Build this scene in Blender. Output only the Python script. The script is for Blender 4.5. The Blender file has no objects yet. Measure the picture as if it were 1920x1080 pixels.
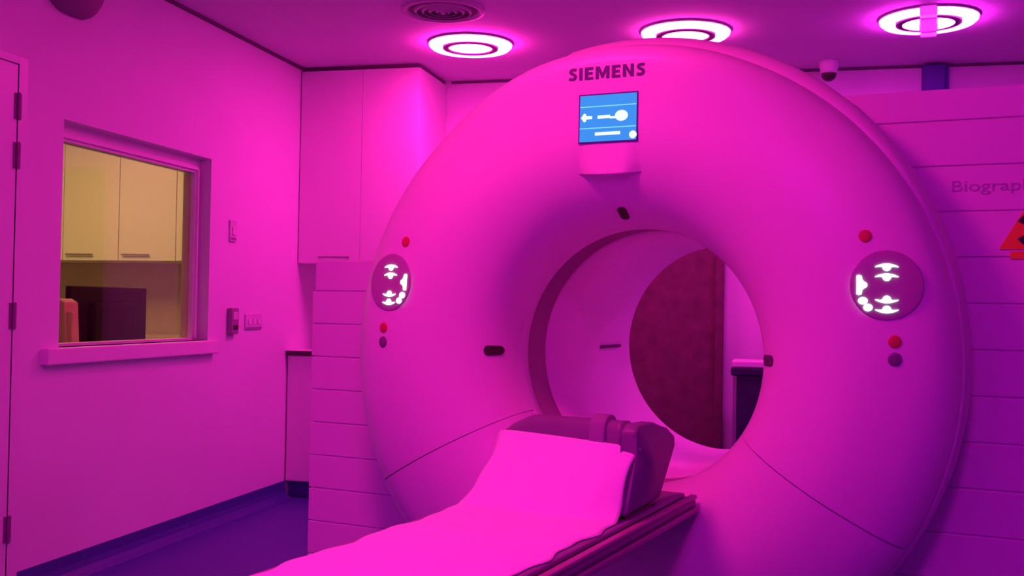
import bpy, bmesh, math, random
from mathutils import Matrix, Vector
random.seed(7)
sc = bpy.context.scene
COL = sc.collection
PI = math.pi

# ------------------------------------------------------------------ camera
CAM_H = 1.16
F_PX = 2010.62
YAW, PITCH, ROLL = (math.radians(a) for a in (13.7947, 1.06285, -0.99387))
fw = Vector((-math.sin(YAW) * math.cos(PITCH), math.cos(YAW) * math.cos(PITCH), math.sin(PITCH)))
rt = Vector((math.cos(YAW), math.sin(YAW), 0))
dn = fw.cross(rt)
r2 = rt * math.cos(ROLL) + dn * math.sin(ROLL)
d2 = dn * math.cos(ROLL) - rt * math.sin(ROLL)
cam_data = bpy.data.cameras.new('camera')
cam_data.sensor_width = 36.0
cam_data.lens = 36.0 * F_PX / 1920.0
cam_data.clip_start = 0.05
cam = bpy.data.objects.new('camera', cam_data)
cam.matrix_world = Matrix(((r2.x, -d2.x, -fw.x, 0), (r2.y, -d2.y, -fw.y, 0), (r2.z, -d2.z, -fw.z, CAM_H), (0, 0, 0, 1)))
COL.objects.link(cam)
sc.camera = cam

# ------------------------------------------------------------------ world and exposure
w = bpy.data.worlds.new('world'); sc.world = w; w.use_nodes = True
w.node_tree.nodes['Background'].inputs[0].default_value = (0.02, 0.0, 0.03, 1)
w.node_tree.nodes['Background'].inputs[1].default_value = 0.2
sc.view_settings.view_transform = 'Standard'
sc.view_settings.look = 'None'
sc.view_settings.exposure = 0.0
sc.view_settings.gamma = 1.0
sc.view_settings.use_curve_mapping = False

# radiance of the coloured ceiling fixtures (built further down)
L_REAR_A = (77.4, 1.25, 33.1)    # fixture in view next to the air diffuser
L_REAR_B = (39.6, 1.15, 18.7)    # fixture in view behind the scanner top
L_REAR_C = (54.4, 1.15, 45.0)    # split fixture in view, more violet
FILL_FRONT = (81.0, 1.40, 23.8)     # unseen fixture added over the patient table
FILL_MID = (48.0, 0.30, 34.3)       # unseen fill fixture added right of the table
FILL_NEAR = (31.7, 0.10, 50.4)      # unseen violet fill added at the near end of the room
FILL_LEFT = (30.6, 0.05, 28.8)  # unseen fill fixture added towards the left wall
L_CONTROL = (9.5, 5.9, 2.5)      # warm lamp in the control room

# ------------------------------------------------------------------ materials
def nodes_of(name):
    m = bpy.data.materials.new(name); m.use_nodes = True
    nt = m.node_tree
    return m, nt, nt.nodes['Principled BSDF']
def mat(name, col, rough=0.5, metal=0.0, noise=0.06, scale=8.0, bump=0.0, bscale=60.0, spec=0.5):
    m, nt, b = nodes_of(name)
    tc = nt.nodes.new('ShaderNodeTexCoord')
    n = nt.nodes.new('ShaderNodeTexNoise'); n.inputs['Scale'].default_value = scale; n.inputs['Detail'].default_value = 4
    nt.links.new(tc.outputs['Object'], n.inputs['Vector'])
    r = nt.nodes.new('ShaderNodeValToRGB')
    r.color_ramp.elements[0].position = 0.3; r.color_ramp.elements[1].position = 0.7
    r.color_ramp.elements[0].color = tuple(max(0, c * (1 - noise)) for c in col) + (1,)
    r.color_ramp.elements[1].color = tuple(min(1, c * (1 + noise)) for c in col) + (1,)
    nt.links.new(n.outputs['Fac'], r.inputs['Fac']); nt.links.new(r.outputs['Color'], b.inputs['Base Color'])
    b.inputs['Roughness'].default_value = rough; b.inputs['Metallic'].default_value = metal
    b.inputs['Specular IOR Level'].default_value = spec
    if bump:
        n2 = nt.nodes.new('ShaderNodeTexNoise'); n2.inputs['Scale'].default_value = bscale; n2.inputs['Detail'].default_value = 3
        nt.links.new(tc.outputs['Object'], n2.inputs['Vector'])
        bp = nt.nodes.new('ShaderNodeBump'); bp.inputs['Strength'].default_value = bump; bp.inputs['Distance'].default_value = 0.004
        nt.links.new(n2.outputs['Fac'], bp.inputs['Height']); nt.links.new(bp.outputs['Normal'], b.inputs['Normal'])
    return m
def emit(name, col, strength):
    m = bpy.data.materials.new(name); m.use_nodes = True
    nt = m.node_tree; nt.nodes.clear()
    o = nt.nodes.new('ShaderNodeOutputMaterial'); e = nt.nodes.new('ShaderNodeEmission')
    e.inputs['Color'].default_value = tuple(col) + (1,); e.inputs['Strength'].default_value = strength
    nt.links.new(e.outputs[0], o.inputs['Surface'])
    return m
M = {
    'wall': mat('wall_paint', (0.74, 0.74, 0.80), 0.55, noise=0.015, scale=3, bump=0.10, bscale=90),
    'ceiling': mat('ceiling_paint', (0.68, 0.68, 0.74), 0.8, noise=0.02, scale=2),
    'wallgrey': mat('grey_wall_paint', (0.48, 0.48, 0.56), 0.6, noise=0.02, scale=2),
    'floor': mat('blue_vinyl', (0.048, 0.06, 0.28), 0.45, noise=0.10, scale=30),
    'trimdark': mat('dark_trim_gap_shade', (0.13, 0.12, 0.14), 0.8),
    'woodwork': mat('white_woodwork', (0.78, 0.78, 0.80), 0.4, noise=0.02),
    'doorpaint': mat('door_paint', (0.74, 0.74, 0.80), 0.35, noise=0.02),
    'darkdoor': mat('dark_wood_door', (0.13, 0.07, 0.08), 0.5, noise=0.2, scale=14),
    'steel': mat('brushed_steel', (0.35, 0.35, 0.38), 0.4, 0.8),
    'hinge': mat('dark_hinge', (0.22, 0.16, 0.24), 0.5),
    'laminate': mat('white_laminate', (0.80, 0.80, 0.80), 0.35, noise=0.012),
    'edge': mat('dark_counter_edge', (0.05, 0.04, 0.05), 0.5),
    'shell': mat('white_gantry_shell', (0.84, 0.84, 0.84), 0.36, noise=0.008, scale=2),
    'slat': mat('gantry_side_panel', (0.80, 0.80, 0.82), 0.38, noise=0.01, scale=2),
    'groove': mat('panel_joint', (0.70, 0.70, 0.72), 0.7),
    'seam': mat('cover_seam', (0.72, 0.72, 0.74), 0.7),
    'liner': mat('bore_liner', (0.90, 0.90, 0.90), 0.4, noise=0.01),
    'mylar': mat('scan_window_film', (0.36, 0.24, 0.26), 0.3),
    'slot': mat('dark_laser_window', (0.05, 0.02, 0.03), 0.2),
    'plate': mat('smoked_control_plate', (0.42, 0.36, 0.43), 0.35),
    'red': mat('red_button', (0.58, 0.06, 0.07), 0.5),
    'greyb': mat('grey_button', (0.20, 0.18, 0.24), 0.4),
    'logo': mat('petrol_lettering', (0.09, 0.12, 0.20), 0.5),
    'name': mat('grey_lettering', (0.46, 0.46, 0.52), 0.5),
    'yellow': mat('yellow_sign', (0.86, 0.50, 0.015), 0.5, noise=0.02),
    'black': mat('black_print', (0.015, 0.012, 0.015), 0.5),
    'sheet': mat('white_sheet', (0.90, 0.88, 0.90), 0.85, noise=0.015, bump=0.12, bscale=35),
    'vinyl': mat('grey_vinyl_pad', (0.20, 0.17, 0.24), 0.45, noise=0.06, bump=0.08, bscale=200),
    'strap': mat('grey_strap', (0.26, 0.22, 0.30), 0.7),
    'mattress': mat('dark_mattress', (0.22, 0.19, 0.26), 0.5),
    'tablebody': mat('table_housing', (0.42, 0.38, 0.44), 0.45, noise=0.02),
    'rail': mat('table_rail', (0.34, 0.24, 0.28), 0.4),
    'monitor': mat('black_plastic', (0.010, 0.009, 0.010), 0.6, spec=0.15),
    'paper': mat('cream_plastic', (0.70, 0.66, 0.55), 0.6),
    'tan': mat('beige_splashback', (0.52, 0.42, 0.34), 0.6),
    'bag': mat('dark_bin_bag', (0.02, 0.02, 0.07), 0.35, noise=0.3, scale=20, bump=0.5, bscale=40),
    'bluepost': mat('dark_blue_panel', (0.06, 0.05, 0.32), 0.5),
    'grille': mat('grey_diffuser', (0.55, 0.55, 0.57), 0.5),
    'grilledark': mat('diffuser_throat', (0.20, 0.18, 0.20), 0.8),
    'fixture': mat('dark_fixture', (0.24, 0.18, 0.24), 0.6),
    'reflector': mat('grey_reflector', (0.12, 0.12, 0.12), 0.7),
    'switch': mat('switch_plastic', (0.62, 0.60, 0.66), 0.4),
    'switchdark': mat('dark_switch', (0.28, 0.22, 0.30), 0.4),
    'lamp_rear_a': emit('pink_diffuser', L_REAR_A, 1.0),
    'lamp_rear_b': emit('rose_diffuser', L_REAR_B, 1.0),
    'lamp_rear_c': emit('orchid_diffuser', L_REAR_C, 1.0),
    'fill_left': emit('plum_fill_diffuser', FILL_LEFT, 1.0),
    'fill_front': emit('pink_fill_diffuser', FILL_FRONT, 1.0),
    'fill_mid': emit('magenta_fill_diffuser', FILL_MID, 1.0),
    'fill_near': emit('violet_fill_diffuser', FILL_NEAR, 1.0),
    'lamp_warm': emit('warm_diffuser', L_CONTROL, 1.0),
    'glyph': emit('lit_symbols', (0.95, 1.0, 0.98), 2.2),
    'screen': emit('lit_screen', (0.06, 0.30, 0.95), 0.95),
    'screenhi': emit('lit_screen_marks', (0.75, 1.0, 0.95), 1.25),
    'screenline': emit('lit_screen_lines', (0.25, 0.75, 1.0), 1.0),
    'bezel': mat('dark_bezel', (0.05, 0.03, 0.25), 0.4),
}
def translucent_mat():
    m = bpy.data.materials.new('opal_bar'); m.use_nodes = True
    nt = m.node_tree; b = nt.nodes['Principled BSDF']; b.inputs['Base Color'].default_value = (.8, .8, .82, 1); b.inputs['Roughness'].default_value = .6
    tr = nt.nodes.new('ShaderNodeBsdfTranslucent'); tr.inputs[0].default_value = (.85, .85, .88, 1)
    mx = nt.nodes.new('ShaderNodeMixShader'); mx.inputs[0].default_value = .5
    nt.links.new(b.outputs[0], mx.inputs[1]); nt.links.new(tr.outputs[0], mx.inputs[2])
    nt.links.new(mx.outputs[0], nt.nodes['Material Output'].inputs['Surface'])
    return m
M['barmat'] = translucent_mat()
def glass_mat():
    m = bpy.data.materials.new('lead_glass'); m.use_nodes = True
    nt = m.node_tree; nt.nodes.clear()
    o = nt.nodes.new('ShaderNodeOutputMaterial'); mx = nt.nodes.new('ShaderNodeMixShader')
    t = nt.nodes.new('ShaderNodeBsdfTransparent'); t.inputs[0].default_value = (0.92, 0.86, 0.72, 1)
    gl = nt.nodes.new('ShaderNodeBsdfGlossy'); gl.inputs['Roughness'].default_value = 0.03
    fr = nt.nodes.new('ShaderNodeFresnel'); fr.inputs['IOR'].default_value = 1.5
    ge = nt.nodes.new('ShaderNodeNewGeometry'); inv = nt.nodes.new('ShaderNodeMath'); inv.operation = 'SUBTRACT'; inv.inputs[0].default_value = 1.0
    nt.links.new(ge.outputs['Backfacing'], inv.inputs[1]); mu = nt.nodes.new('ShaderNodeMath'); mu.operation = 'MULTIPLY'
    nt.links.new(fr.outputs[0], mu.inputs[0]); nt.links.new(inv.outputs[0], mu.inputs[1])
    nt.links.new(mu.outputs[0], mx.inputs[0]); nt.links.new(t.outputs[0], mx.inputs[1]); nt.links.new(gl.outputs[0], mx.inputs[2])
    nt.links.new(mx.outputs[0], o.inputs['Surface'])
    return m
M['glass'] = glass_mat()

# ------------------------------------------------------------------ helpers
def link(name, me, m, parent=None, smooth=False):
    o = bpy.data.objects.new(name, me)
    if m is not None: me.materials.append(M[m])
    COL.objects.link(o)
    if parent is not None: o.parent = parent
    if smooth:
        me.polygons.foreach_set('use_smooth', [True] * len(me.polygons))
    return o
def from_bm(name, bm, m, parent=None, smooth=False):
    bmesh.ops.recalc_face_normals(bm, faces=bm.faces)
    me = bpy.data.meshes.new(name); bm.to_mesh(me); bm.free()
    return link(name, me, m, parent, smooth)
def add_box(bm, x0, x1, y0, y1, z0, z1):
    v = [bm.verts.new(p) for p in ((x0, y0, z0), (x1, y0, z0), (x1, y1, z0), (x0, y1, z0), (x0, y0, z1), (x1, y0, z1), (x1, y1, z1), (x0, y1, z1))]
    for f in ((0, 3, 2, 1), (4, 5, 6, 7), (0, 1, 5, 4), (1, 2, 6, 5), (2, 3, 7, 6), (3, 0, 4, 7)):
        bm.faces.new([v[i] for i in f])
    return v
def box(name, x0, x1, y0, y1, z0, z1, m, parent=None, bev=0.0, seg=2):
    bm = bmesh.new(); add_box(bm, x0, x1, y0, y1, z0, z1)
    if bev: bmesh.ops.bevel(bm, geom=bm.edges[:], offset=bev, segments=seg, affect='EDGES', profile=0.5)
    return from_bm(name, bm, m, parent, smooth=False)
def boxes(name, lst, m, parent=None):
    bm = bmesh.new()
    for b in lst: add_box(bm, *b)
    return from_bm(name, bm, m, parent)
def prism(name, pts, axis, a, b, m, parent=None, bev=0.0, seg=2, smooth=False):
    """polygon pts extruded along axis 'x' (pts are (y,z)) or 'y' (pts are (x,z)) or 'z'."""
    bm = bmesh.new()
    def P(p, t): return {'x': (t, p[0], p[1]), 'y': (p[0], t, p[1]), 'z': (p[0], p[1], t)}[axis]
    A = [bm.verts.new(P(p, a)) for p in pts]; B = [bm.verts.new(P(p, b)) for p in pts]
    n = len(pts)
    bm.faces.new(A); bm.faces.new(B[::-1])
    for i in range(n): bm.faces.new((A[i], A[(i + 1) % n], B[(i + 1) % n], B[i]))
    if bev:
        bmesh.ops.bevel(bm, geom=[e for e in bm.edges], offset=bev, segments=seg, affect='EDGES', profile=0.5)
    return from_bm(name, bm, m, parent, smooth)
def lathe_z(name, prof, m, parent=None, loc=(0, 0, 0), n=48, closed=False, smooth=True):
    """revolve (r,z) profile around Z"""
    bm = bmesh.new(); rings = []
    for r, z in prof:
        if r < 1e-6: rings.append([bm.verts.new((loc[0], loc[1], loc[2] + z))] * n)
        else: rings.append([bm.verts.new((loc[0] + r * math.cos(2 * PI * i / n), loc[1] + r * math.sin(2 * PI * i / n), loc[2] + z)) for i in range(n)])
    pairs = list(zip(rings[:-1], rings[1:])) + ([(rings[-1], rings[0])] if closed else [])
    for A, B in pairs:
        for i in range(n):
            q = []
            for v in (A[i], A[(i + 1) % n], B[(i + 1) % n], B[i]):
                if v not in q: q.append(v)
            if len(q) > 2: bm.faces.new(q)
    return from_bm(name, bm, m, parent, smooth)
def empty(name, loc=(0, 0, 0), rz=0.0):
    o = bpy.data.objects.new(name, None); COL.objects.link(o)
    o.location = loc; o.rotation_euler = (0, 0, rz); o.empty_display_size = 0.1
    return o
def tag(o, label, cat, group=None):
    o['label'] = label; o['category'] = cat
    if group: o['group'] = group
    return o
def struct(o, label=None):
    o['kind'] = 'structure'
    if label: o['label'] = label
    return o
def copy_thing(root, loc, label):
    r = root.copy(); COL.objects.link(r); r.location = loc; r['label'] = label
    for ch in list(root.children):
        c = ch.copy(); COL.objects.link(c); c.parent = r
        for g in list(ch.children):
            d = g.copy(); COL.objects.link(d); d.parent = c
    return r

# ------------------------------------------------------------------ room shell
XL, YB, ZC = -2.85, 6.62, 2.618        # left wall face, back wall face, ceiling
XR, YF = 2.7, -2.2
T = 0.16
struct(box('floor', -6.4, XR + .2, YF - .2, 7.5, -0.10, 0.0, 'floor'), 'dark blue vinyl floor')
struct(box('ceiling', -6.4, XR + .2, YF - .2, 7.5, ZC, ZC + .1, 'ceiling'), 'flat white ceiling')
WY0, WY1, WZ0, WZ1 = 3.83, 5.02, 0.965, 1.905       # window opening
DY0, DY1, DZ1 = 2.62, 3.555, 2.07                   # door opening
struct(boxes('wall_left', [(XL - T, XL, YF - .2, DY0, 0, ZC), (XL - T, XL, DY0, DY1, DZ1, ZC), (XL - T, XL, DY1, WY0, 0, ZC),
                           (XL - T, XL, WY0, WY1, 0, WZ0), (XL - T, XL, WY0, WY1, WZ1, ZC), (XL - T, XL, WY1, 7.5, 0, ZC)], 'wall'), 'white painted wall with the control room window')
struct(box('wall_back', XL, XR, YB, YB + .15, 0, ZC, 'wall'), 'white painted wall behind the scanner')
struct(box('wall_right', XR, XR + .15, YF, YB, 0, ZC, 'wallgrey'))
struct(box('wall_front', XL, XR, YF - .15, YF, 0, ZC, 'wallgrey'))
# coved vinyl skirting and dark strips standing in for the shaded gap under the ceiling
cove = [(XL, 0.0), (XL + .05, 0.0), (XL + .03, .012), (XL + .014, .03), (XL + .006, .055), (XL + .004, .10), (XL, .10)]
struct(prism('baseboard_left', cove, 'y', DY1 + .06, 5.955, 'floor'), 'coved dark blue vinyl skirting')
struct(box('baseboard_back', -0.2, XR, YB - .006, YB, 0, .10, 'floor'))
struct(box('trim_1', XL, XL + .010, YF, YB, ZC - .018, ZC, 'trimdark'), 'dark strip for gap shade where left wall meets ceiling')
struct(box('trim_2', -2.05, XR, YB - .010, YB, ZC - .016, ZC, 'trimdark'), 'dark strip for gap shade where back wall meets ceiling')

# left door with frame and hinges
d1 = struct(empty('door_1', (XL, DY1, 0)), 'white door with dark hinges at the left edge')
box('door_leaf', -.05, -.001, -.92, -.004, .008, 2.066, 'doorpaint', d1, .0015)
box('door_jamb', -.12, .001, 0, .050, 0, 2.10, 'doorpaint', d1, .001)
box('door_jamb', -.12, .001, -.99, -.925, 0, 2.10, 'doorpaint', d1, .001)
box('door_head', -.12, .001, -.925, 0, 2.071, 2.10, 'doorpaint', d1, .001)
for z in (1.905, 1.715, 1.096, .277):
    bm = bmesh.new()
    bmesh.ops.create_cone(bm, segments=14, radius1=.007, radius2=.007, depth=.105, cap_ends=True, matrix=Matrix.Translation((.006, -.002, z)))
    add_box(bm, -.001, .002, -.022, .018, z - .05, z + .05)
    from_bm('hinge', bm, 'hinge', d1)['label'] = 'dark steel door hinge'

# control room window
w1 = struct(empty('window_1', (XL, WY0, WZ0)), 'recessed lead glass window looking into the warmly lit control room')
WL, WH = WY1 - WY0, WZ1 - WZ0
xg = -.095
boxes('window_frame', [(xg - .03, xg + .03, 0, WL, WH - .075, WH), (xg - .03, xg + .03, 0, WL, 0, .012),
                       (xg - .03, xg + .03, 0, .045, .012, WH - .075), (xg - .03, xg + .03, WL - .045, WL, .012, WH - .075)], 'woodwork', w1)
boxes('glazing_bead', [(xg + .03, xg + .042, 0.03, WL - .03, WH - .062, WH - .048), (xg + .03, xg + .042, WL - .036, WL - .022, .012, WH - .06)], 'woodwork', w1)
box('pane', xg - .006, xg + .006, .045, WL - .045, .012, WH - .075, 'glass', w1)
box('window_sill', -.13, .035, -.11, WL + .06, -.068, 0.0, 'woodwork', w1, .006)

# dark door behind the scanner, seen through the bore
d2_ = struct(empty('door_2', (-0.30, YB, 0)), 'dark wooden door seen through the scanner bore')
box('door_leaf', -.95, -.05, -.045, -.002, .01, 2.05, 'darkdoor', d2_, .003)
box('door_jamb', -.05, 0.0, -.075, -.001, 0, 2.10, 'darkdoor', d2_, .004)
box('door_jamb', -1.0, -.95, -.075, -.001, 0, 2.10, 'darkdoor', d2_, .004)
box('door_head', -.95, -.05, -.075, -.001, 2.05, 2.10, 'darkdoor', d2_, .004)

# control room shell behind the glass
CX0, CYB = -6.2, 7.25
struct(box('wall_control_back', CX0, XL - T, CYB, CYB + .1, 0, ZC, 'tan'), 'beige wall at the back of the control room')
struct(box('wall_control_left', CX0 - .1, CX0, 1.6, CYB, 0, ZC, 'wall'))
struct(box('wall_control_front', CX0, XL - T, 1.5, 1.6, 0, ZC, 'wall'))

# ------------------------------------------------------------------ ceiling lights
def arc_solid(bm, r0, r1, z0, z1, a0, a1, n, full):
    cols = []
    k = n if full else n + 1
    for i in range(k):
        a = a0 + (a1 - a0) * i / n
        c, s = math.cos(a), math.sin(a)
        b = .18 * (r1 - r0)
        pr = [(r0, z1), (r0, z0 + .012), (r0 + b, z0), (r1 - b, z0), (r1, z0 + .012), (r1, z1)]
        cols.append([bm.verts.new((r * c, r * s, z)) for r, z in pr])
    for i in range(n):
        A, B = cols[i], cols[(i + 1) % k]
        for j in range(6): bm.faces.new((A[j], A[(j + 1) % 6], B[(j + 1) % 6], B[j]))
    if not full:
        bm.faces.new(cols[0]); bm.faces.new(cols[-1][::-1])
def make_light(name, loc, lamp, label, group, split=False):
    t = tag(empty(name, loc), label, 'ceiling light', group)
    lathe_z('housing', [(0.0, -.004), (.230, -.004), (.2335, -.012), (.229, -.012), (.229, -.006), (0.0, -.006)], 'woodwork', t)
    lathe_z('divider_ring', [(.122, -.006), (.122, -.0365), (.152, -.0350), (.152, -.006)], 'reflector', t)
    if not split:
        bm = bmesh.new(); arc_solid(bm, .153, .228, -.034, -.006, 0, 2 * PI, 56, True); from_bm('ring_diffuser', bm, lamp, t)
        lathe_z('centre_diffuser', [(.121, -.006), (.121, -.030), (.10, -.034), (.05, -.038), (0, -.039)], lamp, t)
    else:
        for s in (0, 1):
            g = .20
            bm = bmesh.new(); arc_solid(bm, .153, .228, -.034, -.006, -PI / 2 + g + s * PI, PI / 2 - g + s * PI, 28, False); from_bm('ring_diffuser', bm, lamp, t)
            a0 = math.acos(.042 / .121)
            pts = [(.121 * math.cos(-a0 + 2 * a0 * i / 20 + s * PI), .121 * math.sin(-a0 + 2 * a0 * i / 20 + s * PI)) for i in range(21)]
            prism('centre_diffuser', pts, 'z', -.036, -.006, lamp, t)
        box('cross_bar', -.038, .038, -.240, .240, -.042, -.004, 'barmat', t, .006)
    return t
GL = 'round ceiling lights behind the scanner'
make_light('ceiling_light', (-1.649, 5.66, ZC), 'lamp_rear_a', 'glowing double ring ceiling light beside the round air diffuser', GL)
make_light('ceiling_light', (-0.469, 5.60, ZC), 'lamp_rear_b', 'glowing ring ceiling light partly hidden by the scanner top', GL)
make_light('ceiling_light', (0.712, 5.55, ZC), 'lamp_rear_c', 'glowing ring ceiling light split in half by a crossing bar', GL, split=True).rotation_euler = (0, 0, math.radians(-7.4))
GF = 'unseen fill lights added in the near half of the room'  # unseen fixtures added to light the scanner front, table and walls
make_light('ceiling_light', (-1.05, 2.15, ZC), 'fill_front', 'unseen added pink fill light over the foot of the patient table', GF)
make_light('ceiling_light', (0.05, 0.6, ZC), 'fill_mid', 'unseen added magenta fill light right of the patient table', GF)
make_light('ceiling_light', (-0.5, -0.5, ZC), 'fill_near', 'unseen added violet fill light in the middle of the near end', GF)
make_light('ceiling_light', (-1.9, -0.6, ZC), 'fill_left', 'unseen added violet fill light nearest the left wall', GF)

# air diffuser
ad = tag(empty('air_diffuser', (-1.60, 5.00, ZC)), 'round ceiling air diffuser with concentric vanes', 'air vent')
lathe_z('outer_ring', [(.205, 0), (.205, -.012), (.185, -.016), (.170, -.002), (.170, 0)], 'grille', ad)
lathe_z('throat', [(0, -.0015), (.172, -.0015)], 'grilledark', ad)
for r in (.150, .115, .080, .045):
    lathe_z('vane', [(r, -.004), (r - .018, -.020), (r - .020, -.019), (r - .003, -.004)], 'grille', ad, closed=True)
lathe_z('centre_cone', [(.022, -.004), (.010, -.020), (0, -.021)], 'grille', ad)

# dome camera at the back
dc = tag(empty('dome_camera', (0.285, 6.42, ZC)), 'small dome camera under ceiling beside the scanner top', 'camera')
lathe_z('mount', [(0, 0), (.055, 0), (.055, -.03), (.048, -.055), (.047, -.075), (0, -.075)], 'woodwork', dc, n=32)
lathe_z('dome', [(.044, -.074), (.042, -.09), (.034, -.106), (.018, -.117), (0, -.120)], 'slot', dc, n=32)

# blue upright panel on the back wall
bp_ = tag(empty('wall_panel', (0.875, YB, 1.4)), 'dark blue upright panel on back wall above scanner housing', 'panel')
box('panel_face', -.062, .062, -.075, -.002, 0, 1.205, 'bluepost', bp_, .008)
box('panel_edge', .062, .082, -.05, -.002, 0, 1.205, 'bluepost', bp_, .004)

# half-round fixture high on the left wall
wf = tag(empty('wall_fixture', (XL, 3.85, 2.335)), 'dark half-round fixture high on left wall above window', 'wall fixture')
bm = bmesh.new(); n, k = 24, 8; R_ = []
for j in range(k + 1):
    t_ = j / k; rr = math.sin(t_ * PI / 2) ** .6; z = .26 * (1 - math.cos(t_ * PI / 2)) ** 1.0
    R_.append([bm.verts.new((.002 + .12 * rr * math.sin(PI * i / n), -.20 * rr * math.cos(PI * i / n), z)) for i in range(n + 1)])
for j in range(k):
    for i in range(n):
        try: bm.faces.new((R_[j][i], R_[j][i + 1], R_[j + 1][i + 1], R_[j + 1][i]))
        except ValueError: pass
bm.faces.new(R_[k]); bmesh.ops.remove_doubles(bm, verts=bm.verts, dist=1e-5)
bmesh.ops.holes_fill(bm, edges=bm.edges, sides=0)
from_bm('bowl', bm, 'fixture', wf, True)
box('backplate', 0, .006, -.20, .20, .18, .30, 'fixture', wf)

# switches on left wall
s1 = tag(empty('wall_switch', (XL, 5.251, 1.549)), 'small pale switch plate right of the window, upper one', 'switch')
box('plate', 0, .010, -.035, .035, -.058, .058, 'switch', s1, .003); box('rocker', .010, .016, -.014, .014, -.022, .022, 'woodwork', s1, .002)
box('label_strip', .010, .0115, -.028, .028, -.050, -.036, 'switchdark', s1)
s2 = tag(empty('wall_control', (XL, 5.256, 1.063)), 'dark wall control box lower right of the window', 'switch')
box('housing', 0, .030, -.040, .040, -.070, .070, 'switchdark', s2, .005)
box('display', .030, .033, -.026, .026, .008, .050, 'switch', s2, .001); box('button', .030, .036, -.022, -.004, -.045, -.022, 'slot', s2, .002); box('button', .030, .036, .006, .024, -.045, -.022, 'slot', s2, .002)
s3 = tag(empty('socket_plate', (XL, 5.51, 1.058)), 'wide pale socket plate between the control box and the corner', 'socket')
box('plate', 0, .009, -.098, .098, -.043, .043, 'switch', s3, .003)
for y in (-.055, .0, .055): box('switch_key', .009, .014, y - .012, y + .012, -.016, .016, 'woodwork', s3, .002)
box('lower_edge', .009, .011, -.09, .09, -.038, -.030, 'switchdark', s3)

# ------------------------------------------------------------------ cabinets in the far left corner
uc = tag(empty('wall_cabinet', (XL, 6.07, 1.41)), 'tall white wall cabinet up to the ceiling in the corner', 'cabinet')
box('body', .004, .765, .020, .54, 0, 1.182, 'laminate', uc)
for x0, x1 in ((.006, .4055), (.4075, .765)):
    d = box('door', x0, x1, 0, .019, .002, 1.180, 'laminate', uc, .0015)
    box('handle', x0 + .14, x1 - .06, -.022, -.012, .034, .044, 'steel', d, .002)
    for xp in (x0 + .15, x1 - .078): box('handle_post', xp, xp + .008, -.014, .001, .035, .043, 'steel', d)
box('top_gap_shade', .004, .76, .03, .53, 1.182, 1.206, 'trimdark', uc)  # dark block standing in for the shade above the cabinet
lc = tag(empty('base_cabinet', (XL, 5.95, 0)), 'white base cabinet under the counter in the corner', 'cabinet')
box('body', .006, 1.0, .020, .66, .10, .856, 'laminate', lc)
for x0, x1 in ((.010, .50), (.504, .998)):
    d = box('door', x0, x1, 0, .019, .102, .85, 'laminate', lc, .0015)
    box('handle', x0 + .28, x1 - .06, -.022, -.012, .79, .80, 'steel', d, .002)
box('toe_kick', .006, 1.0, .05, .06, 0, .10, 'floor', lc)
ct = tag(empty('counter_top', (XL, 5.93, .857)), 'pale counter slab with a dark front edge in the corner', 'counter')
box('slab', .003, 1.02, .006, .685, 0, .024, 'laminate', ct)
box('edge_band', .003, 1.02, 0, .006, -.002, .024, 'edge', ct)

# pedal bin seen through the bore
pb = tag(empty('waste_bin', (-0.125, 6.30, 0)), 'waste bin with dark bag and pale rim behind the scanner', 'bin')
prism('bag', [(-.085, .02), (.085, .02), (.10, .45), (.105, .84), (-.095, .84), (-.09, .45)], 'y', -.12, .12, 'bag', pb, .02, 3)
box('lid_rim', -.108, .118, -.135, .135, .846, .884, 'woodwork', pb, .008)
box('bag_cuff', -.112, .112, -.14, .14, .80, .846, 'bag', pb, .010)
boxes('frame', [(-.10, -.08, -.13, -.11, 0, .84), (.09, .11, -.13, -.11, 0, .84), (-.10, -.08, .11, .13, 0, .84), (.09, .11, .11, .13, 0, .84)], 'steel', pb)

# ------------------------------------------------------------------ control room furniture
GC = 'upper cabinets in the control room'
labs = ('cream control room cabinet at left end of the row', 'cream control room cabinet left of the door seam in the window', 'cream control room cabinet right of the door seam in the window')
for i, x0 in enumerate((-5.52, -5.06, -4.60)):
    c = tag(empty('control_cabinet', (x0, 6.82, 1.45)), labs[i], 'cabinet', GC)
    box('body', .002, .458, .02, .42, 0, 1.14, 'laminate', c)
    d = box('door', .003, .457, 0, .019, .002, 1.138, 'laminate', c, .0015)
    box('handle', .035, .26, -.022, -.012, .040, .050, 'steel', d, .002)
c = tag(empty('control_cabinet', (-4.14, 6.82, 1.45)), 'plain cream control room cabinet at right end of the row', 'cabinet', GC)
box('body', .002, .90, .02, .42, 0, 1.14, 'laminate', c); box('door', .003, .897, 0, .019, .002, 1.138, 'laminate', c, .0015)
kb = tag(empty('control_counter', (-5.6, 6.60, 0)), 'beige counter below the control room cabinets', 'counter')
box('slab', 0, 2.5, 0, .6, .88, .92, 'tan', kb); box('front', .02, 2.5, .03, .05, .1, .88, 'laminate', kb); box('plinth', .02, 2.5, .08, .10, 0, .1, 'trimdark', kb)
dk = tag(empty('control_desk', (-3.75, 3.7, 0)), 'control room desk just below the window', 'desk')
box('desk_top', 0, .70, 0, 2.4, .72, .75, 'tan', dk, .004)
for y in (.05, 2.30): box('side_panel', .03, .67, y, y + .03, 0, .72, 'laminate', dk)
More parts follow.
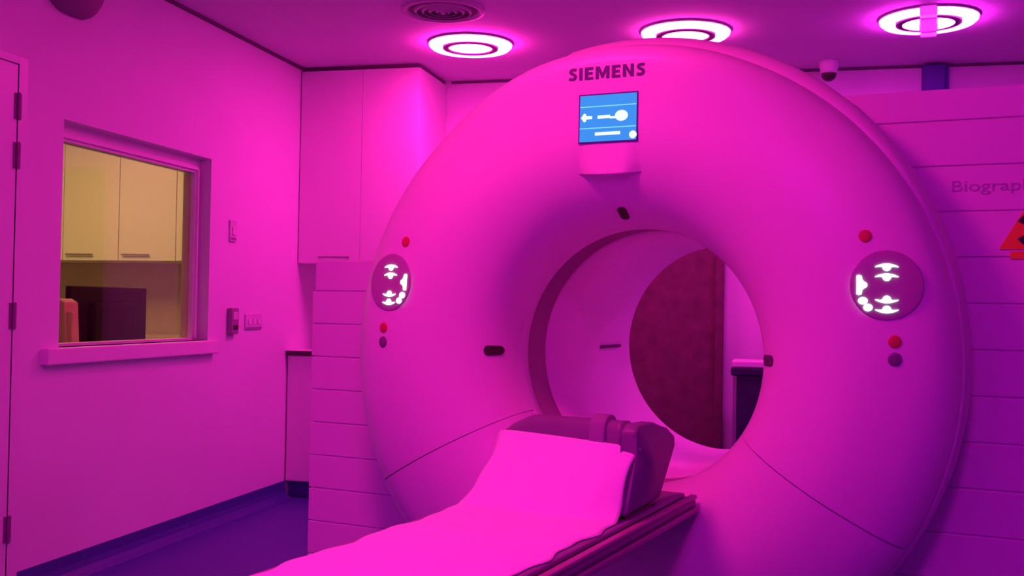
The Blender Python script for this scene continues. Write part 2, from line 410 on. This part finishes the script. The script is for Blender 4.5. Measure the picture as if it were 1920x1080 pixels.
def monitor(y0, y1, z1, label, xm=-3.26):
    t = tag(empty('monitor', (xm, (y0 + y1) / 2, .75)), label, 'monitor', 'monitors on the control desk')
    h = (y1 - y0) / 2; zt = z1 - .75
    box('screen_housing', -.03, .0, -h, h, .15, zt, 'monitor', t, .006)
    box('rear_bulge', 0, .035, -h * .55, h * .55, .20, zt - .08, 'monitor', t, .012)
    box('display', -.034, -.030, -h + .015, h - .015, .17, zt - .015, 'slot', t)
    box('neck', 0.0, .03, -.04, .04, .01, .22, 'monitor', t, .004); box('foot', -.10, .12, -.13, .13, 0, .012, 'monitor', t, .004)
monitor(4.46, 5.10, 1.230, 'large black monitor seen from behind through window')
monitor(3.80, 4.42, 1.205, 'second black monitor at left edge of the window', -3.30)
pp = tag(empty('phone', (-3.13, 4.26, .75)), 'cream phone beside the black monitor in the window', 'phone')
prism('body', [(-.04, 0), (.055, 0), (.03, .40), (-.005, .42)], 'y', -.06, .04, 'paper', pp, .006)
box('handset', .032, .06, -.045, -.010, .14, .36, 'paper', pp, .008)
cl = tag(empty('panel_light', (-4.5, 5.4, ZC)), 'square warm ceiling light in the control room', 'ceiling light')
box('frame', -.62, .62, -.62, .62, -.02, -.002, 'woodwork', cl); box('diffuser', -.58, .58, -.58, .58, -.026, -.02, 'lamp_warm', cl)

# ------------------------------------------------------------------ the scanner
GA = math.radians(-11.7648)
ug = Vector((math.cos(GA), math.sin(GA), 0)); ag = Vector((-math.sin(GA), math.cos(GA), 0))
G0 = ug * -1.06 + ag * 2.86
ZA = 1.02                                  # bore axis height
G = tag(empty('scanner_gantry', (G0.x, G0.y, 0), GA), 'large white ring-shaped PET CT scanner with round bore', 'scanner')
PROF = [(.390, .250), (.3915, .215), (.398, .175), (.411, .135), (.433, .098), (.465, .064), (.510, .035), (.560, .014), (.610, .003), (.660, 0.0),
        (.700, .004), (.740, .012), (.775, .0215), (.810, .033), (.845, .048), (.875, .067), (.897, .090), (.911, .118), (.917, .148)]
def prof_y(r):
    for (a, ya), (b, yb) in zip(PROF[:-1], PROF[1:]):
        if a <= r <= b: return ya + (yb - ya) * (r - a) / (b - a)
    return PROF[-1][1]
PFLAT = [(.660, 0.0), (.850, 0.002), (.868, .006), (.884, .016), (.899, .040), (.911, .085), (.917, .148)]
def interp(P, r):
    for (a, ya), (b, yb) in zip(P[:-1], P[1:]):
        if a <= r <= b: return ya + (yb - ya) * (r - a) / (b - a)
    return P[-1][1]
def cover_y(r, a):
    """front cover depth; the sector around the display is flatter than the rest"""
    d = abs(math.degrees(a) % 360 - 90)
    t = min(1, max(0, (44 - d) / 30)); wgt = t * t * (3 - 2 * t)
    return prof_y(r) if r <= .66 or wgt == 0 else prof_y(r) * (1 - wgt) + interp(PFLAT, r) * wgt
def surf_y(x, z): return cover_y(math.hypot(x, z - ZA), math.atan2(z - ZA, x))
def lathe_y(name, prof, a0, a1, n, m, parent, full=False, rfun=None, smooth=True, yfun=None):
    bm = bmesh.new(); cols = []
    k = n if full else n + 1
    for i in range(k):
        a = a0 + (a1 - a0) * i / n
        cols.append([bm.verts.new(((r + (rfun(a, j) if rfun else 0)) * math.cos(a), yfun(r, a) if yfun else y, ZA + (r + (rfun(a, j) if rfun else 0)) * math.sin(a))) for j, (r, y) in enumerate(prof)])
    for i in range(n):
        A, B = cols[i], cols[(i + 1) % k]
        for j in range(len(prof) - 1): bm.faces.new((A[j], A[j + 1], B[j + 1], B[j]))
    return from_bm(name, bm, m, parent, smooth)
def thick(o, t, off=-1.0):
    md = o.modifiers.new('thickness', 'SOLIDIFY'); md.thickness = t; md.offset = off
    return o
D = math.radians
# front covers: split by two radial joints
gp = .0022
PFINE = PROF[:10] + [(.68, .002)] + PROF[10:12] + [(.757, .017)] + PROF[12:15] + [(.86, .057)] + PROF[15:16] + [(.886, .078)] + PROF[16:17] + [(.904, .104)] + PROF[17:]
fc = lathe_y('front_cover', PFINE, D(-31) + gp, D(208) - gp, 150, 'shell', G, yfun=cover_y)
lcv = lathe_y('lower_front_cover', PROF, D(208) + gp, D(329) - gp, 76, 'shell', G)
lathe_y('seam_backing', [(r, y + .006) for r, y in PROF[2:]], D(204), D(333), 80, 'seam', G)
# rim behind the covers, with the shallow step at the upper left
def rim_r(a, j):
    d = math.degrees(a) % 360
    if 48 <= d < 102: v = 0
    elif d < 48: v = -.026 * min(1, (48 - d) / 40)
    elif d > 300: v = -.026
    elif d < 110: v = -.034 * (d - 102) / 8
    elif d < 126: v = -.034 + .020 * (d - 110) / 16
    else: v = -.014
    return v * (0, 0, .4, 1, 1, 1, 1, 1, 1)[j]
lathe_y('rim_cover', [(.905, .150), (.919, .1485), (.934, .156), (.949, .175), (.957, .20), (.958, .24), (.958, .40), (.958, 1.36), (.93, 1.40)], 0, 2 * PI, 240, 'shell', G, True, rim_r)
# bore
lathe_y('bore_lip', [(.390, .250), (.390, .300), (.396, .303)], 0, 2 * PI, 120, 'liner', G, True)
lathe_y('scan_window_ring', [(.396, .300), (.396, .455)], 0, 2 * PI, 120, 'mylar', G, True)
lathe_y('bore_liner', [(.396, .452), (.390, .455), (.390, 1.00), (.392, 1.25), (.402, 1.32), (.43, 1.37), (.50, 1.405), (.60, 1.415)], 0, 2 * PI, 140, 'liner', G, True)
lathe_y('rear_cover', [(.60, 1.415), (.80, 1.415), (.93, 1.40)], 0, 2 * PI, 120, 'shell', G, True)
box('bore_slot', -.3905, -.384, .955, 1.17, 1.012, 1.024, 'slot', G)
# base
box('floor_plinth', -.62, .62, .42, 1.30, 0, .12, 'trimdark', G, .01)
# side housings with separate horizontal panels
box('side_housing', .56, 1.262, .3445, 1.38, .10, 1.770, 'groove', G)
box('side_housing', -1.258, -.56, .3445, 1.38, .06, 1.300, 'groove', G)
zr = [1.792] + [1.701 - .1268 * i for i in range(13)]
for a, b in zip(zr[:-1], zr[1:]):
    o = box('side_panel', .575, 1.28, .340, .3485, b + .002, a - .002, 'slat', G, .0025)
box('housing_lid', .56, 1.28, .345, 1.39, 1.770, 1.7925, 'slat', G, .01)
box('outer_side', 1.262, 1.282, .36, 1.39, .08, 1.785, 'slat', G, .008)
zl = [1.318] + [1.209 - .1183 * i for i in range(10)]
for a, b in zip(zl[:-1], zl[1:]):
    o = box('side_panel', -1.272 + (.012 if a > 1.3 else 0), -.575, .340, .3485, b + .002, a - .002, 'slat', G, .0025)
box('housing_lid', -1.262, -.56, .345, 1.39, 1.298, 1.319, 'slat', G, .01)
box('outer_side', -1.278, -1.256, .36, 1.39, .06, 1.312, 'slat', G, .008)
# --- placing things on the curved cover
def frame_at(x, z):
    dz = z - ZA; r = math.hypot(x, dz); er = Vector((x / r, 0, dz / r))
    e = .004; gx = (surf_y(x + e, z) - surf_y(x - e, z)) / (2 * e); gz = (surf_y(x, z + e) - surf_y(x, z - e)) / (2 * e)
    nrm = Vector((gx, -1, gz)).normalized()               # towards the room
    et = Vector((-er.z, 0, er.x)); tr = Vector((er.x, gx * er.x + gz * er.z, er.z)).normalized()
    p = Vector((x, surf_y(x, z), z))
    up = (Vector((0, 0, 1)) - nrm * nrm.z).normalized(); rgt = up.cross(-nrm).normalized()
    if rgt.x < 0: rgt = -rgt
    return p, rgt, up, nrm, tr, et
def flat(name, pts, fr, lo, hi, m, parent, off=(0, 0)):
    """outline pts (right, up) standing from lo to hi along the surface normal"""
    p, rg, up, nr = fr[:4]
    bm = bmesh.new()
    A = [bm.verts.new(p + rg * (x + off[0]) + up * (y + off[1]) + nr * hi) for x, y in pts]
    B = [bm.verts.new(p + rg * (x + off[0]) + up * (y + off[1]) + nr * lo) for x, y in pts]
    k = len(pts); bm.faces.new(A); bm.faces.new(B[::-1])
    for i in range(k): bm.faces.new((A[i], B[i], B[(i + 1) % k], A[(i + 1) % k]))
    return from_bm(name, bm, m, parent)
def circle(r, n=32, cx=0, cy=0): return [(cx + r * math.cos(2 * PI * i / n), cy + r * math.sin(2 * PI * i / n)) for i in range(n)]
def revolve(name, prof, fr, m, parent, n=40):
    p, rg, up, nr = fr[:4]
    bm = bmesh.new(); R = []
    for r, h in prof:
        if r < 1e-6: R.append([bm.verts.new(p + nr * h)] * n)
        else: R.append([bm.verts.new(p + (rg * math.cos(2 * PI * i / n) + up * math.sin(2 * PI * i / n)) * r + nr * h) for i in range(n)])
    for A, B in zip(R[:-1], R[1:]):
        for i in range(n):
            q = []
            for v in (A[i], A[(i + 1) % n], B[(i + 1) % n], B[i]):
                if v not in q: q.append(v)
            if len(q) > 2: bm.faces.new(q)
    return from_bm(name, bm, m, parent, True)
def cap_icon(wd, flip):
    """a crescent cap over a round bead"""
    s = -1 if flip else 1
    up_ = []; n = 14
    for i in range(n + 1):
        x = -wd + 2 * wd * i / n; up_.append((x, s * (.0085 - .0078 * (x / wd) ** 2)))
    lo = [(wd, -.001 * s), (wd * .55, 0.0 * s)]
    bead = [(.0105 * math.cos(-PI * i / 12), s * (-.001 + -.0098 * math.sin(PI * i / 12))) for i in range(13)]
    lo += bead + [(-wd * .55, 0), (-wd, -.001 * s)]
    pts = up_ + lo
    return pts if not flip else pts[::-1]
for sx in (1, -1):
    fr = frame_at(sx * .742, 1.234)
    lab = 'right' if sx > 0 else 'left'
    cp = revolve('control_panel', [(.091, -.002), (.089, .0008), (.086, .0004), (.084, .0008), (.06, .0012), (0, .0014)], fr, 'plate', G)
    cp['label'] = 'smoked round control panel with lit white symbols'
    for zz, fl in ((.0475, False), (.022, False), (-.0375, True), (-.063, True)):
        flat('lit_symbol', cap_icon(.0285, fl), fr, .0005, .0034, 'glyph', cp, (0, zz))
    s = -sx
    bar = [(.008, .026), (.013, .024), (.013, -.024), (.008, -.026), (.001, -.024), (-.001, -.012), (-.013, -.004), (-.013, .004), (-.002, .012), (.001, .024)]
    bar = [(s * x, y) for x, y in bar]
    flat('lit_symbol', bar, fr, .0005, .0034, 'glyph', cp, (s * .061, .000))
    flat('lit_symbol', [(x * 1.25, y) for x, y in circle(.0095, 20)], fr, .0005, .0034, 'glyph', cp, (s * .0585, -.0405))
    flat('lit_symbol', [(x * 1.2, y) for x, y in circle(.0095, 20)], fr, .0005, .0034, 'glyph', cp, (s * .046, -.0575))
    for x, z, m, nm, r in ((.688, 1.361, 'red', 'stop_button', .0165), (.763, 1.091, 'red', 'stop_button', .0165), (.764, 1.046, 'greyb', 'intercom_button', .0175)):
        b = revolve(nm, [(r * 1.05, -.003), (r, .0015), (r * .92, .0025), (r * .5, .003), (0, .0032)], frame_at(sx * x, z), m, G, 24)
        b['label'] = 'red stop button' if m == 'red' else 'dark grey round button'
# display above the bore
fr = frame_at(-.014, 1.706)
def rect(w_, h_): return [(-w_, -h_), (w_, -h_), (w_, h_), (-w_, h_)]
ds = flat('display', rect(.0895, .0705), fr, -.006, .0015, 'bezel', G); ds['label'] = 'lit blue display with white symbols'
flat('screen', rect(.0855, .0665), fr, .0005, .0025, 'screen', ds)
for zz in (.034, -.028): flat('screen_line', rect(.085, .0014), fr, .002, .0032, 'screenline', ds, (0, zz))
arrow = [(-.014, 0), (-.004, .013), (.002, .010), (.002, .005), (.020, .004), (.020, -.004), (.002, -.005), (.002, -.010), (-.004, -.013)]
flat('screen_arrow', arrow, fr, .002, .0034, 'screenhi', ds, (-.068, .003))
flat('screen_mark', rect(.019, .0045), fr, .002, .0034, 'screenhi', ds, (-.012, .003))
head = [(x * 1.25, y) for x, y in circle(.0155, 24)]
flat('screen_icon', head, fr, .002, .0034, 'screenhi', ds, (.041, .004))
flat('screen_icon', rect(.012, .003), fr, .002, .0032, 'screenhi', ds, (.018, .000))
flat('screen_text_bar', rect(.038, .0045), fr, .002, .0034, 'screenhi', ds, (.0, -.045))
flat('screen_key', circle(.011, 16), fr, .002, .0034, 'screenhi', ds, (.076, -.052))
# pod under the display with its overhanging lip
bm = bmesh.new(); nx, nz = 36, 20; rows = []
zb = 1.549
for j in range(nz + 1):
    t_ = j / nz; z = zb + .105 * t_; row = []
    for i in range(nx + 1):
        x = -.014 + .098 * (2 * i / nx - 1); q = 1 - ((x + .014) / .098) ** 2
        w_ = min(1, (1 - abs(x + .014) / .098) / .55); w_ = w_ * w_ * (3 - 2 * w_); yc_ = surf_y(x, z)
        h = (yc_ + .003 - .0045 * t_) * w_ - .0008
        row.append(bm.verts.new((x, yc_ - h, z - .006 * q * (1 - t_))))
    rows.append(row)
back = [bm.verts.new((v.co.x, surf_y(v.co.x, zb) + .004, zb + .004)) for v in rows[0]]
rows.insert(0, back)
for a, b in zip(rows[:-1], rows[1:]):
    for i in range(nx): bm.faces.new((a[i], a[i + 1], b[i + 1], b[i]))
from_bm('display_pod', bm, 'shell', G, True)
# laser windows on the funnel
def pill(name, ang, r, ln, wd, m):
    x, z = r * math.cos(ang), ZA + r * math.sin(ang)
    p, rg, up, nr, tr, et = frame_at(x, z)
    pts = []
    for i in range(9): a = -PI / 2 + PI * i / 8; pts.append((ln / 2 - wd / 2 + wd / 2 * math.cos(a), wd / 2 * math.sin(a)))
    for i in range(9): a = PI / 2 + PI * i / 8; pts.append((-ln / 2 + wd / 2 + wd / 2 * math.cos(a), wd / 2 * math.sin(a)))
    bm = bmesh.new()
    def S(u, v, h):                     # follow the curved funnel
        rr = r + u * math.hypot(tr.x, tr.z); aa = ang + v / r
        q = Vector((rr * math.cos(aa), prof_y(rr), ZA + rr * math.sin(aa)))
        return q + nr * h
    A = [bm.verts.new(S(u, v, .003)) for u, v in pts]; B = [bm.verts.new(S(u, v, -.004)) for u, v in pts]
    bm.faces.new(A); bm.faces.new(B[::-1]); k = len(pts)
    for i in range(k): bm.faces.new((A[i], B[i], B[(i + 1) % k], A[(i + 1) % k]))
    o = from_bm(name, bm, m, G); o['label'] = 'dark laser window'
pill('laser_window', D(179), .424, .075, .030, 'slot')
pill('laser_window', D(90.5), .424, .060, .028, 'slot')
pill('laser_window', D(1), .424, .075, .030, 'slot')
# lettering
def text_mesh(body, size, bold):
    cu = bpy.data.curves.new('lettering', 'FONT'); cu.body = body; cu.size = size; cu.offset = bold; cu.extrude = .0
    cu.align_x = 'CENTER'; cu.resolution_u = 4
    o = bpy.data.objects.new('lettering', cu); COL.objects.link(o)
    bpy.context.view_layer.update()
    me = bpy.data.meshes.new_from_object(o.evaluated_get(bpy.context.evaluated_depsgraph_get()))
    bpy.data.objects.remove(o); bpy.data.curves.remove(cu); me.materials.clear()
    return me
def lettering(name, body, cap, width, bold, place, m, parent):
    me = text_mesh(body, cap / .69, bold)
    xs = [v.co.x for v in me.vertices]; ys = [v.co.y for v in me.vertices]
    x0, x1, y0 = min(xs), max(xs), min(v for v in ys)
    base = sorted(ys)[len(ys) // 12]
    for v in me.vertices:
        u = ((v.co.x - x0) / (x1 - x0) - .5) * width
        v.co = place(u, v.co.y)
    return link(name, me, m, parent)
def on_cover(cx, cz):
    def f(u, v):
        x, z = cx + u, cz + v; fr_ = frame_at(x, z)
        return fr_[0] + fr_[3] * .0015
    return f
E_ = [(0, 0), (.62, 0), (.62, .2), (.25, .2), (.25, .4), (.57, .4), (.57, .6), (.25, .6), (.25, .8), (.62, .8), (.62, 1), (0, 1)]
M_ = [(0, 0), (.23, 0), (.23, .60), (.43, .06), (.57, .06), (.77, .60), (.77, 0), (1.0, 0), (1.0, 1), (.71, 1), (.5, .44), (.29, 1), (0, 1)]
N_ = [(0, 0), (.23, 0), (.23, .60), (.55, 0), (.78, 0), (.78, 1), (.55, 1), (.55, .40), (.23, 1), (0, 1)]
S_c = [(.57, .84), (.45, .885), (.30, .885), (.18, .83), (.135, .72), (.19, .61), (.33, .53), (.46, .45), (.51, .34), (.48, .20), (.37, .12), (.22, .11), (.04, .17)]
def ribbon(c, h):
    a, b = [], []
    for i, (x, y) in enumerate(c):
        x0, y0 = c[max(0, i - 1)]; x1, y1 = c[min(len(c) - 1, i + 1)]; l = math.hypot(x1 - x0, y1 - y0)
        nx_, ny_ = -(y1 - y0) / l * h, (x1 - x0) / l * h
        a.append((x + nx_, y + ny_)); b.append((x - nx_, y - ny_))
    return a, b
place = on_cover(0, 0)
LT = (('S', .62), ('I', .24), ('E', .62), ('M', 1.0), ('E', .62), ('N', .78), ('S', .62))
gap = .17; tot = sum(w_ for _, w_ in LT) + gap * 6; k_ = .232 / tot; cap = .036; cx_ = -.138
for ch, w_ in LT:
    bm = bmesh.new()
    def pv(x, y): return bm.verts.new(place(cx_ + x * k_, 1.8195 + y * cap))
    if ch == 'S':
        a, b = ribbon(S_c, .112); A = [pv(*p) for p in a]; B = [pv(*p) for p in b]
        for i in range(len(A) - 1): bm.faces.new((A[i], A[i + 1], B[i + 1], B[i]))
    else:
        bm.faces.new([pv(*p) for p in {'E': E_, 'M': M_, 'N': N_, 'I': [(0, 0), (.24, 0), (.24, 1), (0, 1)]}[ch]])
    from_bm('letter', bm, 'logo', G)
    cx_ += (w_ + gap) * k_
lettering('model_lettering', 'Biograph', .030, .20, .0, lambda u, v: Vector((.976 + u, .3385, 1.503 + v)), 'name', G)
# radiation warning sign on the right housing
SG = tag(empty('warning_sign', (0, 0, 0)), 'yellow triangular radiation warning sign at right edge', 'sign')
sp = Matrix.Translation((G0.x, G0.y, 0)) @ Matrix.Rotation(GA, 4, 'Z') @ Matrix.Translation((1.082, .3395, 1.342))
SG.matrix_world = sp
s_ = .172
prism('sign_plate', [(-s_ / 2, 0), (s_ / 2, 0), (0, s_ * .866)], 'y', -.003, 0, 'yellow', SG)
def sector(r0, r1, a0, a1, n=8):
    return [(r0 * math.cos(a0 + (a1 - a0) * i / n), .052 + r0 * math.sin(a0 + (a1 - a0) * i / n)) for i in range(n + 1)] + [(r1 * math.cos(a1 - (a1 - a0) * i / n), .052 + r1 * math.sin(a1 - (a1 - a0) * i / n)) for i in range(n + 1)]
for k in range(3): prism('trefoil_blade', sector(.011, .047, D(60 + 120 * k + 60 - 30 + 0), D(60 + 120 * k + 60 + 30)), 'y', -.0042, -.003, 'black', SG)
prism('trefoil_hub', circle(.008, 16, 0, .052), 'y', -.0042, -.003, 'black', SG)
box('text_strip', -.058, .058, -.003, 0, -.026, -.006, 'yellow', SG)
# ------------------------------------------------------------------ patient table
PT = tag(empty('patient_table', (G0.x, G0.y, 0), GA), 'narrow patient table leading into the scanner bore', 'table')
box('pedestal', -.24, .24, -2.35, -.78, 0.03, .56, 'tablebody', PT, .03, 3)
box('foot_plinth', -.27, .27, -2.38, -.74, 0, .05, 'trimdark', PT, .01)
prism('carriage', [(-.17, .55), (.17, .55), (.205, .58), (.215, .602), (-.215, .602), (-.205, .58)], 'y', -2.4, .045, 'tablebody', PT, .006)
prism('table_top', [(-.232, .604), (.232, .604), (.246, .628), (.240, .645), (-.240, .645), (-.246, .628)], 'y', -2.45, .052, 'mattress', PT, .006)
for s in (1, -1):
    box('side_rail', s * .247 - .006, s * .247 + .006, -2.4, .05, .606, .620, 'rail', PT, .003)
    box('edge_trim', s * .236 - .010, s * .236 + .010, -2.4, .055, .640, .652, 'rail', PT, .004)
box('mattress', -.222, .222, -2.4, .02, .6455, .660, 'mattress', PT, .006)

# ------------------------------------------------------------------ cushion at the head end
CU = tag(empty('head_cushion', (G0.x, G0.y, 0), GA), 'dark grey vinyl wedge cushion with strap on the table', 'cushion')
def lerp(a, b, t): return a + (b - a) * t
def foot_y(x): return lerp(-.460, -.485, (x + .2) / .4)
def top_y(x): return lerp(-.240, -.380, (x + .2) / .4)
bm = bmesh.new(); secs = []
for x in (-.198, -.1, 0, .08, .155):
    fy, ty = foot_y(x) + .012, top_y(x) + .008
    secs.append([bm.verts.new((x, y, z)) for y, z in ((fy, .661), (ty, .818), (ty + .03, .824), (ty + .16, .80), (ty + .24, .662))])
for A, B in zip(secs[:-1], secs[1:]):
    for j in range(5): bm.faces.new((A[j], A[(j + 1) % 5], B[(j + 1) % 5], B[j]))
bm.faces.new(secs[0]); bm.faces.new(secs[-1][::-1])
bmesh.ops.bevel(bm, geom=bm.edges[:], offset=.008, segments=2, affect='EDGES')
from_bm('wedge', bm, 'vinyl', CU)
# bolster behind the sheet edge: thin at the left end, thicker to the right
bm = bmesh.new(); secs = []; nn = 16
for i in range(25):
    t_ = i / 24; x = lerp(-.215, .168, t_)
    hz = .010 + .034 * min(1, t_ / .22) ** .7; yc = top_y(x) + .052; zc = .822 + .012 * t_ + .006 * min(1, t_ / .22)
    secs.append([bm.verts.new((x, yc + .042 * math.copysign(abs(math.cos(2 * PI * k / nn)) ** .7, math.cos(2 * PI * k / nn)), zc + hz * math.copysign(abs(math.sin(2 * PI * k / nn)) ** .8, math.sin(2 * PI * k / nn)))) for k in range(nn)])
for A, B in zip(secs[:-1], secs[1:]):
    for j in range(nn): bm.faces.new((A[j], A[(j + 1) % nn], B[(j + 1) % nn], B[j]))
bm.faces.new(secs[0]); bm.faces.new(secs[-1][::-1])
from_bm('bolster', bm, 'vinyl', CU, True)
# side pad at the right
side = [(-.440, .668), (-.170, .674), (-.118, .750), (-.045, .792), (-.050, .825), (-.130, .852), (-.230, .876), (-.345, .880), (-.372, .862), (-.362, .800)]
prism('side_pad', side, 'x', .170, .212, 'vinyl', CU, .009, 3, True)
prism('pad_shade', [(-.43, .6605), (-.19, .6605), (-.19, .666), (-.43, .668)], 'x', .172, .206, 'slot', CU)  # black slab standing in for the shadow under the side pad
# strap round the bolster
bm = bmesh.new(); n = 20; cols = []
for x in (.072, .076, .116, .120):
    hh = .006 if x in (.072, .120) else .009
    yc = top_y(x) + .052; zc = .836
    cols.append([bm.verts.new((x, yc + (.042 + hh) * math.copysign(abs(math.cos(2 * PI * k / n)) ** .7, math.cos(2 * PI * k / n)), zc + (.050 + hh) * math.copysign(abs(math.sin(2 * PI * k / n)) ** .8, math.sin(2 * PI * k / n)))) for k in range(n)])
for A, B in zip(cols[:-1], cols[1:]):
    for j in range(n): bm.faces.new((A[j], A[(j + 1) % n], B[(j + 1) % n], B[j]))
bm.faces.new(cols[0]); bm.faces.new(cols[-1][::-1])
from_bm('strap', bm, 'strap', CU, True)['label'] = 'wide grey strap'

# ------------------------------------------------------------------ sheet on the table
ST = empty('table_sheet', (G0.x, G0.y, 0), GA)
bm = bmesh.new()
ss = [i / 120 for i in range(121)]
NX = 44
def sheet_pt(s, u):
    x = lerp(-.212, .206, u)
    fy, ty = foot_y(x), top_y(x)
    fl = .80                                  # share of length lying flat
    if s < fl:
        y = lerp(-2.32, fy - .02, s / fl); z = .6665
    elif s < .955:
        t_ = (s - fl) / (.955 - fl); k = t_
        y = lerp(fy - .02, ty, k); z = .6665 + (.828 - .6665) * k
        y += .010 * math.sin(PI * k) * (1 - u)
    else:
        t_ = (s - .955) / .045; y = ty + .03 * t_ * (1 if u < .8 else max(.1, 1 - (u - .8) * 6)); z = .829 - .004 * t_ ** 2
    # gentle folds and uneven edges
    z += .0016 * math.sin(9 * y + 3 * x) * math.sin(14 * x + 2 * y)
    e = abs(2 * u - 1)
    if e > .9:
        wv = .007 * math.sin(21 * y + (2 if u > .5 else 0)) + .004 * math.sin(47 * y)
        x += (wv + .002) * (e - .9) / .1 * (1 if u > .5 else -1)
        z -= .010 * ((e - .9) / .1) ** 2 * (1 if s < fl else .3)
    if u > .84 and s > fl - .02:              # the right-hand strip turns back round the pad
        t2 = (u - .84) / .16; y += .036 * t2 * min(1, (s - fl + .02) / .05); z -= .006 * t2 * math.sin(40 * s)
    return (x, y, max(z, .6625))
V_ = [[bm.verts.new(sheet_pt(s, i / NX)) for i in range(NX + 1)] for s in ss]
for a, b in zip(V_[:-1], V_[1:]):
    for i in range(NX): bm.faces.new((a[i], a[i + 1], b[i + 1], b[i]))
so = from_bm('sheet_cloth', bm, 'sheet', ST, True)
thick(so, .002, 0)
tag(ST, 'bright pale paper sheet draped along the table and cushion', 'sheet')
